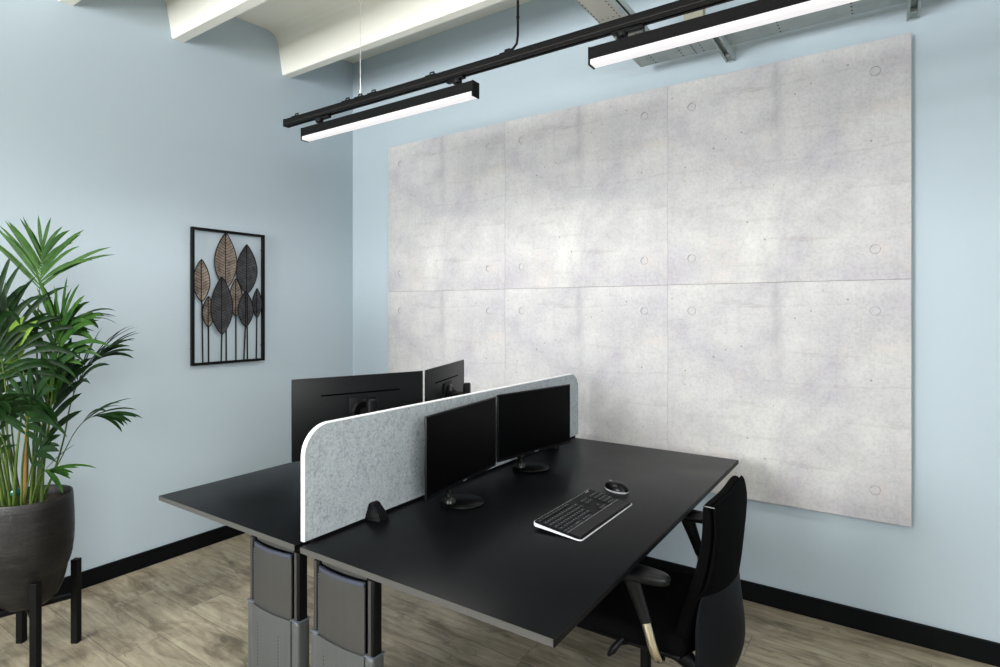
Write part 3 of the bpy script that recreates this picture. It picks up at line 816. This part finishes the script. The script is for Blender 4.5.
for (y, zt, zb2, hw, dark, dep, fy_) in leaves:
    bm = bmesh.new(); X = fx+dep; nseg = 18; Hh = zt-zb2
    rowsL = []
    for i in range(nseg+1):
        u = i/nseg; z = zb2+Hh*u
        w = hw*(math.sin(PI*u**.92)**.82 if 0 < u < 1 else 0)
        rowsL.append([bm.verts.new((X - .004*(1-(q*q)) , y+w*q, z)) for q in (-1, -.5, 0, .5, 1)])
    for a, b in zip(rowsL, rowsL[1:]):
        for i in range(4): bm.faces.new((a[i], a[i+1], b[i+1], b[i]))
    bmesh.ops.remove_doubles(bm, verts=bm.verts[:], dist=1e-5)
    ext = bmesh.ops.extrude_face_region(bm, geom=bm.faces[:])
    for v in ext['geom']:
        if isinstance(v, bmesh.types.BMVert): v.co.x -= .0012
    leaf = obj('leaf', bm, darkleaf if dark else bronze, art, None, True)
    bm = bmesh.new()
    edge = [(X+.001, y-hw*(math.sin(PI*(i/nseg)**.92)**.82 if 0 < i < nseg else 0), zb2+Hh*i/nseg) for i in range(nseg+1)]
    edge2 = [(X+.001, 2*y-p[1], p[2]) for p in edge]
    add_tube(bm, edge, .0026, 6); add_tube(bm, edge2, .0026, 6)
    add_tube(bm, [(X-.002, y, zb2), (X-.002, y, zt)], .0024, 6)
    nv = int(Hh/.017)
    for i in range(2, nv):
        u = i/nv; w = hw*math.sin(PI*u**.92)**.82*.96
        u2 = min(u+.07, .99); w2 = hw*math.sin(PI*u2**.92)**.82*.93
        for s in (-1, 1): add_tube(bm, [(X-.001, y, zb2+Hh*u), (X+.001, y+s*w2, zb2+Hh*u2+.004)], .0011, 4)
    obj('veins', bm, black_metal, leaf, None, True)
    bm = bmesh.new(); add_tube(bm, [(X, y, zb2+.01), (X, y+(fy_-y)*.3, zb2-.02), (X, fy_, AZ0+t_*.5)], .0044, 8); obj('stem', bm, black_metal, leaf, 60, True)

# ------------------------------------------------------------------ ceiling lamps on a track
TY = 1.8; TZ = 2.352
track = thing('lighting_track', 'long black lighting track hung under the ceiling ribs', 'light track', (-2.535, TY, TZ))
tx1 = 1.6
bm = bmesh.new()
add_box(bm, -2.515, tx1, TY-.015, TY+.015, TZ+.004, TZ+.028, .002)
add_box(bm, -2.515, tx1, TY-.015, TY-.005, TZ-.008, TZ+.003, .001); add_box(bm, -2.515, tx1, TY+.005, TY+.015, TZ-.008, TZ+.003, .001)
add_box(bm, -2.515, tx1, TY-.012, TY+.012, TZ+.0025, TZ+.005)
obj('track_profile', bm, black_metal, track, None, True)
bm = bmesh.new(); add_box(bm, -2.51, tx1, TY-.0155, TY-.0145, TZ+.002, TZ+.0045); obj('track_seam', bm, mat('track_seam', lin(52, 47, 44), .5, spec=.1), track, None, True)
bm = bmesh.new(); add_box(bm, -2.530, -2.512, TY-.017, TY+.017, TZ-.009, TZ+.029, .003); obj('end_cap', bm, black_plastic, track, None, True)
for x in (-2.44, -2.07, -1.985, -1.90, -1.56, -1.19, -.2):
    bm = bmesh.new()
    add_box(bm, x-.028, x+.028, TY-.013, TY+.013, TZ+.027, TZ+.032, .001)
    add_tube(bm, [(x-.012, TY, TZ+.033), (x-.010, TY, TZ+.044), (x+.010, TY, TZ+.044), (x+.012, TY, TZ+.033)], .003, 6)
    obj('track_clip', bm, black_metal, track, None, True)
for x in (-1.985, .35):
    bm = bmesh.new(); add_tube(bm, [(x, TY, TZ+.044), (x, TY, 3.262)], .0016, 8); obj('suspension_wire', bm, steel_wire, track, 60, True)
bm = bmesh.new()
add_tube(bm, [(-1.195, TY, TZ+.036), (-1.165, TY, TZ+.040), (-1.148, TY, TZ+.055), (-1.143, TY, TZ+.085), (-1.143, TY, 2.9), (-1.143, TY, 3.262)], .0048, 10)
for z in (2.5, 2.62, 2.76, 2.9, 3.05): add_tube(bm, [(-1.143, TY, z), (-1.143, TY, z+.006)], .0066, 10)
tag(obj('power_cord', bm, black_plastic, None, 60), 'black power cord dropping from the ceiling to the lighting track', 'cord')

LL = 1.04
def make_lamp():
    t = thing('linear_lamp', 'x', 'ceiling lamp', (0, 0, 0))
    h = .0215
    bm = bmesh.new()
    add_box(bm, 0, LL, -h, h, -.040, 0, .0015, 1); obj('housing', bm, black_metal, t)
    for x in (0, LL):
        bm = bmesh.new(); add_box(bm, x-.003, x+.003, -h-.001, h+.001, -.060, .0008, .001); obj('end_plate', bm, black_metal, t)
    bm = bmesh.new(); add_box(bm, .0035, LL-.0035, -h+.0005, h-.0005, -.058, -.0405, .003, 2); obj('diffuser', bm, diffuser, t, 50)
    for x, s in ((.11, 1), (LL-.09, -1)):
        bm = bmesh.new()
        add_box(bm, x-.035, x+.035, -.013, .013, .028, .0358, .002); add_lathe(bm, [(0, .012), (.017, .012), (.019, .016), (.019, .028), (0, .028)], 20, Matrix.Translation((x, 0, 0)))
        add_tube(bm, [(x, 0, -.001), (x, 0, .014)], .007, 12)
        add_box(bm, x+.03*s-.02, x+.03*s+.045, -.010, .010, .022, .0358, .002)
        obj('track_adapter', bm, black_plastic, t, 50)
    return t
LZ = TZ-.044
lamp = make_lamp(); lamp['label'] = 'left linear lamp with black housing hanging over the desk corner'; lamp['group'] = 'linear lamps on the track'
lamp.location = (-2.378, TY, LZ)
dup(lamp, (-.846, TY, LZ), label='right linear lamp with black housing, cut off by the top of the photo', group='linear lamps on the track')
# the same kind of track with lamps behind the camera, out of view
for ty, x0s in ((-.1, (-3.1, -1.7, -.3, 1.1)),):
    bm = bmesh.new(); add_box(bm, -3.3, 2.4, ty-.018, ty+.018, TZ-.014, TZ+.03, .002)
    add_tube(bm, [(-1.9, ty, TZ+.02), (-1.9, ty, 3.15)], .0022, 6); add_tube(bm, [(1.2, ty, TZ+.02), (1.2, ty, 3.15)], .0022, 6)
    tag(obj('lighting_track', bm, black_metal), 'second black lighting track above and behind the camera', 'light track')
    for i, x in enumerate(x0s):
        dup(lamp, (x, ty, LZ), label='linear lamp on the second track above and behind the camera', group='linear lamps on the second track')

# ------------------------------------------------------------------ cable trays
def perf_rows(bm, x0, x1, y0, y1, z, dx, ny):
    n = int((x1-x0)/dx)
    for i in range(n):
        x = x0+dx*(i+.5)
        for j in range(ny):
            y = y0+(y1-y0)*(j+.5)/ny
            add_box(bm, x-.003, x+.003, y-.006, y+.006, z-.0008, z+.0002)
ZT = 2.690; TYB, TYF = 2.905, 2.66
tr = thing('cable_tray', 'long galvanised cable tray running along the wall above the concrete panels', 'cable tray', (-1.1, TYB, ZT))
for i, (xa, xb) in enumerate(((-1.085, -.80), (-.795, 1.8))):
    bm = bmesh.new(); add_box(bm, xa, xb, TYF, TYB, ZT, ZT+.0015)
    add_box(bm, xa, xb, TYF, TYF+.0015, ZT, ZT+.03); add_box(bm, xa, xb, TYB-.0015, TYB, ZT, ZT+.03)
    add_box(bm, xa, xb, TYF-.008, TYF, ZT+.028, ZT+.03); 
    seg = obj('tray_section', bm, galv, tr, None, True)
    bm = bmesh.new()
    for x in ([-1.0, -.86] if i == 0 else [-.76, -.42, -.14, .2, .48, .8, 1.1]):
        for j in range(7): add_box(bm, x-.003, x+.003, TYF+.02+j*.034, TYF+.03+j*.034, ZT-.0007, ZT+.0002)
    pattern(seg, bm, hole_dark, tr)
bm = bmesh.new(); add_box(bm, -.7985, -.7965, TYF, TYB+.001, ZT-.002, ZT); obj('joint', bm, hole_dark, tr, None, True)
# short tray running out from the wall over the lamps
ct = thing('cable_tray', 'pale perforated cable tray crossing above the lighting track from the ceiling', 'cable tray', (-1.07, 2.5, 2.745))
bm = bmesh.new(); xa, xb = -1.118, -1.005
add_box(bm, xa, xb, .6, 2.93, 2.745, 2.7465); add_box(bm, xa, xa+.0015, .6, 2.93, 2.745, 2.79)
s1 = obj('tray_bottom', bm, galv_cream, ct, None, True)
bm = bmesh.new(); add_box(bm, xb, xb+.028, .6, 2.93, 2.747, 2.757); add_box(bm, xb+.0265, xb+.028, .6, 2.93, 2.747, 2.79); obj('tray_flange', bm, galv, ct, None, True)
bm = bmesh.new()
rnd = random.Random(3)
for i in range(58):
    y = 1.2+i*.029
    add_box(bm, xb-.012, xb-.007, y-.005, y+.005, 2.7443, 2.7452); add_box(bm, xa+.004, xa+.009, y-.004, y+.004, 2.7443, 2.7452)
for x in (-1.09, -1.065, -1.04): add_box(bm, x-.003, x+.003, 2.435, 2.441, 2.7443, 2.7452)
pattern(s1, bm, hole_dark, ct)
# wall brackets
def make_bracket():
    t = thing('tray_bracket', 'x', 'bracket', (0, 0, 0))
    bm = bmesh.new(); add_box(bm, -.024, .024, -.006, 0, -.018, .10, .001); obj('wall_plate', bm, galv, t)
    bm = bmesh.new()
    for s in (-1, 1): add_box(bm, s*.021-.0018, s*.021+.0018, -.39, -.004, -.015, .013)
    add_box(bm, -.018, .018, -.39, -.004, .011, .013)
    for s in (-1, 1): add_box(bm, s*.0165-.0045, s*.0165+.0045, -.39, -.004, -.015, -.013)
    obj('channel_arm', bm, galv, t)
    bm = bmesh.new(); add_box(bm, -.012, .012, -.07, -.012, -.012, .009, .002); obj('channel_nut', bm, galv, t)
    return t
br = make_bracket(); br['label'] = 'galvanised wall bracket under the cable tray near the right lamp'; br['group'] = 'cable tray brackets'; br.location = (-.664, WR, 2.676)
dup(br, (.075, WR, 2.676), label='galvanised wall bracket under the cable tray above the right edge of the panels', group='cable tray brackets')
bm = bmesh.new(); add_box(bm, -.713, -.635, 2.40, 2.404, 2.60, 2.70, .0005); add_box(bm, -.640, -.635, 2.404, 2.44, 2.60, 2.70, .0005)
add_box(bm, -.69, -.66, 2.404, 2.41, 2.69, 3.28)
tag(obj('hanging_bracket', bm, mat('olive_zinc', lin(120, 119, 104), .5)), 'pale metal hanging bracket between the track and the right lamp', 'bracket')

# ------------------------------------------------------------------ palm in pot on a stand
cY, sY = math.cos(YAW), math.sin(YAW)
PCx, PCy = -2.927, .869
def pw(u, v, z): return Vector((PCx + u*cY - v*sY, PCy + u*sY + v*cY, z))
st = thing('plant_stand', 'black metal four-legged plant stand carrying the dark pot', 'plant stand', (PCx, PCy, 0), YAW)
for sx in (-1, 1):
    for sy in (-1, 1):
        bm = bmesh.new(); add_box(bm, sx*.117-.014, sx*.117+.014, sy*.108-.014, sy*.108+.014, 0, .357, .0015); obj('leg', bm, black_metal, st)
bm = bmesh.new()
L_ = math.hypot(.117, .108)-.008; an = math.atan2(.108, .117)
for a in (an, -an): add_box(bm, -L_, L_, -.010, .010, .195, .2135, .001, 1, Matrix.Translation((0, 0, .0 if a > 0 else .0003)) @ Matrix.Rotation(a, 4, 'Z'))
obj('cross_bar', bm, black_metal, st)
potmat = mat('dark_glazed_pot', lin(52, 50, 48), .38, spec=.5)
potmat.node_tree.nodes['Principled BSDF'].inputs['Specular IOR Level'].default_value = .35
k = NT(potmat)
g1 = k.noise(k.coord((1, 1, 14)), 4, 6, .7, .3); g2 = k.noise(k.coord((1, 1, 3)), 9, 5, .7, .5); g3 = k.noise(k.coord((2, 2, 60)), 6, 4, .7, .1)
c_ = k.ramp(g1, [(.3, lin(12, 11, 10)), (.5, lin(20, 19, 18)), (.66, lin(34, 32, 29)), (.8, lin(60, 57, 52))])
k.base(k.mix(c_, k.ramp(g2, [(.35, G(.45)), (.6, G(1))]), .6, 'MULTIPLY')); k.bump(g3, .35, .004)
k.rough(k.ramp(g2, [(.3, G(.34)), (.7, G(.5))]))
pp = thing('potted_palm', 'tall green palm in a dark glazed pot at the left edge', 'plant', (PCx, PCy, .2138), YAW)
bm = bmesh.new(); Z = .2138
prof = [(0, 0), (.05, .0), (.085, .010), (.112, .032), (.134, .07), (.147, .115), (.153, .145), (.164, .17), (.172, .20), (.178, .25), (.180, .30), (.179, .36), (.176, .41), (.174, .444), (.171, .450), (.166, .447), (.165, .41), (.165, .40)]
PR = .86
prof = [(r*PR, z) for r, z in prof]
add_lathe(bm, prof, 64); add_lathe(bm, [(.166*PR, .40), (.16*PR, .395), (0, .395)], 64)
obj('pot', bm, potmat, pp, 60)
soil = mat('potting_soil', lin(42, 32, 24), .95)
k = NT(soil); nz = k.noise(k.coord(), 60, 6, .7); k.base(k.mix(lin(28, 20, 15), lin(70, 54, 40), nz)); k.bump(nz, 1, .02)
bm = bmesh.new(); rr = random.Random(5)
add_lathe(bm, [(.1648*PR, .408), (.125, .412), (.10, .418), (.07, .424), (.03, .427), (0, .428)], 40)
for v in bm.verts: v.co.z += rr.uniform(-.004, .004)
obj('soil', bm, soil, pp, 60)
ball = mat('teal_glass', lin(10, 90, 90), .1, spec=.6, coat=.5)
bm = bmesh.new(); bmesh.ops.create_uvsphere(bm, u_segments=24, v_segments=16, radius=.019, matrix=Matrix.Translation(pw(-.012, -.05, .662+.03)))
add_tube(bm, [pw(-.012, -.05, .68), pw(-.012, -.05, .63)], .005, 8)
tag(obj('watering_globe', bm, ball, None, 60), 'small teal glass watering globe stuck in the palm pot soil', 'watering globe')

def greenmat(nm, lo, hi):
    m = mat(nm, lo, .5, spec=.12); k = NT(m)
    a = k.noise(k.coord((1, 1, 1)), 7, 4, .6); b = k.noise(k.coord((1, 1, 1)), 40, 3, .6)
    k.base(k.mix(lo, hi, k.ramp(k.mix(a, b, .3), [(.35, G(0)), (.65, G(1))])))
    k.b.inputs['Transmission Weight'].default_value = 0
    k.b.inputs['Subsurface Weight'].default_value = 0
    return m
g_dark = greenmat('palm_leaf_dark', lin(9, 26, 10), lin(26, 54, 18))
g_mid = greenmat('palm_leaf_green', lin(18, 46, 13), lin(52, 86, 26))
g_light = greenmat('palm_leaf_light', lin(70, 104, 36), lin(120, 144, 64))
g_stem = greenmat('palm_stem_green', lin(44, 68, 28), lin(86, 102, 46))
g_tan = greenmat('dry_stem', lin(140, 104, 60), lin(176, 140, 90))

def bez(pts, n):
    """Catmull-Rom through pts"""
    P = [Vector(p) for p in pts]; P = [P[0]*2-P[1]] + P + [P[-1]*2-P[-2]]
    out = []; segs = len(P)-3
    for i in range(n+1):
        t = i/n*segs; j = min(int(t), segs-1); f = t-j
        a, b, c, d = P[j:j+4]
        out.append(.5*((2*b)+(c-a)*f+(2*a-5*b+4*c-d)*f*f+(3*b-a-3*c+d)*f**3))
    return out
def leaflet(bm, p0, d, L, w, nrm, droop, segs=7, fold=.35):
    d = d.normalized(); side = d.cross(nrm).normalized(); prev = None
    p = p0.copy(); dirv = d.copy()
    for i in range(segs+1):
        u = i/segs
        ww = w*(math.sin(PI*min(1, u*.92+.06))**.75)*(1 if u < 1 else 0)
        if i: 
            dirv = (dirv + Vector((0, 0, -1))*droop*(.4+u)/segs).normalized(); p = p + dirv*L/segs
        sd = (side - dirv*side.dot(dirv)).normalized(); nn_ = sd.cross(dirv)
        row_ = [bm.verts.new(p+sd*ww/2+nn_*ww*fold*.5), bm.verts.new(p), bm.verts.new(p-sd*ww/2+nn_*ww*fold*.5)]
        if prev:
            for a in (0, 1): bm.faces.new((prev[a], prev[a+1], row_[a+1], row_[a]))
        prev = row_
def frond(pts, t0=.55, pairs=9, L=.26, w=.020, nrm=(0, -1, .25), droop=.5, m=None, r=.0042, spread=(58, 22), tip=True, seed=0, one=None, stem=None, taper=0):
    rn = random.Random(seed+11)
    P = bez([pw(*p) for p in pts], 30)
    N0 = (pw(*nrm)-pw(0, 0, 0)).normalized()
    bm = bmesh.new(); add_tube(bm, P, [r*(1-.72*i/30) for i in range(31)], 7)
    fr = obj('frond', bm, stem or g_stem, pp, 60, True)
    bm = bmesh.new()
    for k_ in range(pairs):
        u = t0+(1-t0)*(k_+.3)/pairs; f_ = u*30; j = min(int(f_), 29); q = P[j].lerp(P[j+1], f_-j)
        T = (P[min(j+1, 30)]-P[max(j-1, 0)]).normalized(); N = (N0-T*N0.dot(T)).normalized(); Sd = T.cross(N).normalized()
        v = k_/max(1, pairs-1)
        for s in (-1, 1):
            if one and s != one: continue
            a = R(spread[0]+(spread[1]-spread[0])*v + rn.uniform(-6, 6))
            D = T*math.cos(a)+Sd*s*math.sin(a)+N*rn.uniform(-.05, .18)
            Ln = L*((1.12-.66*v) if taper else (.72+.5*math.sin(PI*(.15+.8*v))))*rn.uniform(.85, 1.12)
            leaflet(bm, q, D, Ln, w*rn.uniform(.8, 1.15), N, droop*rn.uniform(.5, 1.4))
    if tip:
        T = (P[30]-P[28]).normalized(); N = (N0-T*N0.dot(T)).normalized(); Sd = T.cross(N)
        for s in (-.16, .16): leaflet(bm, P[30], T+Sd*s, L*(.5 if taper else .8), w, N, droop*.6)
    obj('leaflets', bm, m or g_mid, fr, 60, True)
B = .632
frond([(.02, 0, B), (.045, -.01, .95), (.052, -.02, 1.25), (.058, -.02, 1.44), (.068, -.02, 1.56), (.082, -.03, 1.66)], .70, 13, .29, .016, (0, -1, .25), .55, g_mid, seed=1, spread=(44, 24), taper=1)
frond([(.05, -.03, B), (.11, -.04, .9), (.14, -.05, 1.12), (.160, -.05, 1.26), (.185, -.06, 1.36)], .58, 10, .25, .020, (-.25, -1, .6), 1.0, g_mid, seed=2, spread=(44, 22))
frond([(.04, .03, B), (.10, .05, .85), (.13, .06, 1.03), (.17, .07, 1.15), (.23, .08, 1.22)], .56, 10, .23, .018, (-.5, -.7, .8), 1.0, g_dark, seed=3, spread=(42, 16))
frond([(.06, -.02, B), (.10, -.02, .72), (.155, -.02, .83), (.215, -.03, .93), (.27, -.03, .985), (.34, -.03, .995)], .70, 5, .15, .019, (-.2, -.4, 1), .8, g_dark, r=.003, seed=4, spread=(16, 8))
frond([(.06, -.06, B), (.09, -.07, .73), (.125, -.08, .78), (.16, -.09, .79)], .66, 3, .16, .017, (-.2, -.5, 1), .5, g_mid, r=.0028, seed=5, spread=(30, 8))
frond([(-.03, -.02, B), (-.055, -.04, .95), (-.075, -.05, 1.15), (-.09, -.06, 1.32), (-.11, -.06, 1.43)], .56, 10, .25, .024, (.2, -1, .3), .8, g_dark, seed=6, spread=(34, 12))
frond([(0, -.05, B), (-.015, -.08, .9), (-.005, -.1, 1.10), (-.015, -.12, 1.26), (-.05, -.14, 1.36)], .56, 10, .24, .026, (.3, -1, .1), 2.2, g_dark, seed=7, spread=(46, 20))
frond([(.01, -.02, B), (.04, -.05, .9), (.06, -.08, 1.10), (.035, -.1, 1.27), (-.02, -.12, 1.35)], .58, 9, .25, .022, (.2, -1, .2), 2.0, g_dark, seed=8, spread=(74, 40))
frond([(-.05, 0, B), (-.10, -.02, .85), (-.13, -.04, 1.05), (-.17, -.05, 1.20), (-.23, -.06, 1.27)], .50, 10, .24, .024, (.4, -1, .2), 1.9, g_dark, seed=9)
frond([(-.02, .06, B), (-.03, .12, .95), (-.03, .18, 1.2), (-.02, .24, 1.34), (.0, .3, 1.38)], .55, 8, .17, .022, (0, .3, 1), 1.2, g_dark, seed=10)
frond([(0, -.08, B), (.02, -.14, .82), (.03, -.18, .96), (.05, -.22, 1.06), (.08, -.27, 1.08)], .60, 7, .16, .026, (0, -.2, 1), 1.4, g_dark, seed=11)
frond([(-.06, -.04, B), (-.09, -.1, .8), (-.13, -.16, .94), (-.18, -.22, 1.02), (-.24, -.26, 1.03)], .55, 7, .18, .028, (.2, -.2, 1), 1.3, g_mid, seed=12)
frond([(-.06, .04, B), (-.10, .02, .9), (-.14, .0, 1.15), (-.17, 0, 1.34), (-.20, 0, 1.46)], .62, 9, .20, .026, (0, -1, .4), .8, g_dark, seed=13, spread=(36, 14))
frond([(.0, -.06, B), (.0, -.08, .78), (-.02, -.1, .92), (-.07, -.12, 1.02), (-.13, -.13, 1.04)], .55, 7, .17, .032, (.3, -.7, .8), 1.5, g_dark, seed=14)
frond([(.03, -.07, B), (.05, -.09, .80), (.08, -.11, .93), (.10, -.12, 1.02), (.13, -.13, 1.07)], .50, 8, .17, .030, (-.2, -1, .3), 1.6, g_dark, seed=15, spread=(56, 30))
frond([(.05, .0, B), (.08, -.01, .85), (.105, -.02, 1.0), (.12, -.02, 1.10)], .72, 3, .20, .030, (-.3, -1, .2), .1, g_mid, seed=16, spread=(16, 6))
frond([(.03, -.06, B), (.06, -.07, .75), (.09, -.08, .84), (.12, -.08, .88)], .5, 4, .12, .026, (-.3, -.9, .4), .8, g_dark, seed=17, spread=(46, 16))
frond([(.02, .02, B), (.03, .03, .8), (.06, .05, 1.0), (.10, .06, 1.15)], .45, 6, .20, .034, (-.2, -1, .1), .5, g_dark, seed=18, spread=(40, 16))
frond([(-.01, -.03, B), (-.02, -.05, .9), (-.035, -.06, 1.15), (-.03, -.08, 1.28)], .66, 4, .20, .036, (.1, -1, .2), .7, g_light, seed=19, spread=(30, 10))
frond([(-.04, -.06, B), (-.06, -.09, .76), (-.09, -.12, .86), (-.12, -.13, .9)], .45, 6, .14, .030, (.2, -.9, .5), 1.2, g_dark, seed=20, spread=(50, 20))
frond([(.02, -.01, B), (.04, -.02, .9), (.07, -.02, 1.1), (.13, -.03, 1.28), (.16, -.03, 1.33)], .60, 7, .20, .022, (-.2, -1, .3), 1.0, g_mid, seed=21, spread=(40, 20))
# leafless stalks rising from the soil
stalks = [((.015, -.04, B), (.03, -.05, .85), (.035, -.05, 1.12), g_tan, .0055), ((-.06, -.03, B), (-.09, -.04, .85), (-.12, -.05, 1.1), g_stem, .005),
          ((-.02, -.06, B), (-.03, -.08, .9), (-.05, -.09, 1.15), g_stem, .005), ((.07, -.02, B), (.09, -.03, .9), (.11, -.03, 1.12), g_stem, .005),
          ((-.08, -.02, B), (-.13, -.03, .8), (-.19, -.04, 1.0), g_stem, .0045), ((.0, -.07, B), (.02, -.08, .85), (.06, -.09, 1.1), g_stem, .0045),
          ((.05, -.05, B), (.07, -.06, .8), (.12, -.07, 1.0), g_stem, .004), ((-.04, -.07, B), (-.05, -.09, .8), (-.08, -.1, 1.05), g_stem, .0045)]
for a, b, c, m_, r in stalks:
    bm = bmesh.new(); P = bez([pw(*a), pw(*b), pw(*c)], 12); add_tube(bm, P, [r*(1.5-.9*i/12) for i in range(13)], 8); obj('stalk', bm, m_, pp, 60, True)

# ------------------------------------------------------------------ light
w = bpy.data.worlds.new('world'); sc.world = w; w.use_nodes = True
w.node_tree.nodes['Background'].inputs[0].default_value = (.75, .87, 1, 1); w.node_tree.nodes['Background'].inputs[1].default_value = 1.0
def area(name, loc, rot, sx, sy, power, col=(1, 1, 1)):
    l = bpy.data.lights.new(name, 'AREA'); l.shape = 'RECTANGLE'; l.size = sx; l.size_y = sy; l.energy = power; l.color = col
    o = bpy.data.objects.new(name, l); C.objects.link(o); o.location = loc; o.rotation_euler = rot; return o
for i, (a, b) in enumerate(wins):
    area('window_daylight', ((a+b)/2, YB-.03, (wz0+wz1)/2), (PI/2+R(25), 0, 0), b-a-.1, wz1-wz0-.1, [310, 14, 2][i], (1, 1, .99))
area('window_daylight', (XR+.03, (sy0+sy1)/2, (sz0+sz1)/2), (PI/2+R(10), 0, PI/2), sy1-sy0-.1, sz1-sz0-.1, 185, (1, 1, .99))  # added fill from the side opening, for left wall and felt
# light given off by the diffusers: a row of small downward spots along each lamp
for x, ty, pw_ in [(-2.378, TY, 9), (-.846, TY, 3.2)] + [(x, -.1, 2) for x in (-3.1, -1.7, -.3, 1.1)]:
    for q in range(4):
        l = bpy.data.lights.new('lamp_spot', 'SPOT'); l.energy = pw_; l.spot_size = R(172); l.spot_blend = .35; l.shadow_soft_size = 0; l.color = (1, .975, .94)
        o = bpy.data.objects.new('lamp_spot', l); C.objects.link(o); o.location = (x+LL*(q+.5)/4, ty, LZ-.0615)
# added fill: upward area strips above each track brighten ceiling and upper walls
for x, ty, pw_ in ((-2.37, TY, 4.5), (-.84, TY, 4), (-3.1, -.1, 9), (-1.7, -.1, 9), (-.3, -.1, 9), (1.1, -.1, 9)):
    area('lamp_uplight', (x+LL/2, ty, TZ+.05), (PI, 0, 0), LL, .03, pw_, (1, .985, .96))
sc.view_settings.view_transform = 'Standard'; sc.view_settings.look = 'None'
sc.view_settings.gamma = 1; sc.view_settings.use_curve_mapping = False
sc.view_settings.exposure = 0.07
sc.cycles.max_bounces = 8; sc.cycles.diffuse_bounces = 5; sc.cycles.use_denoising = True
sc.cycles.sample_clamp_indirect = 4
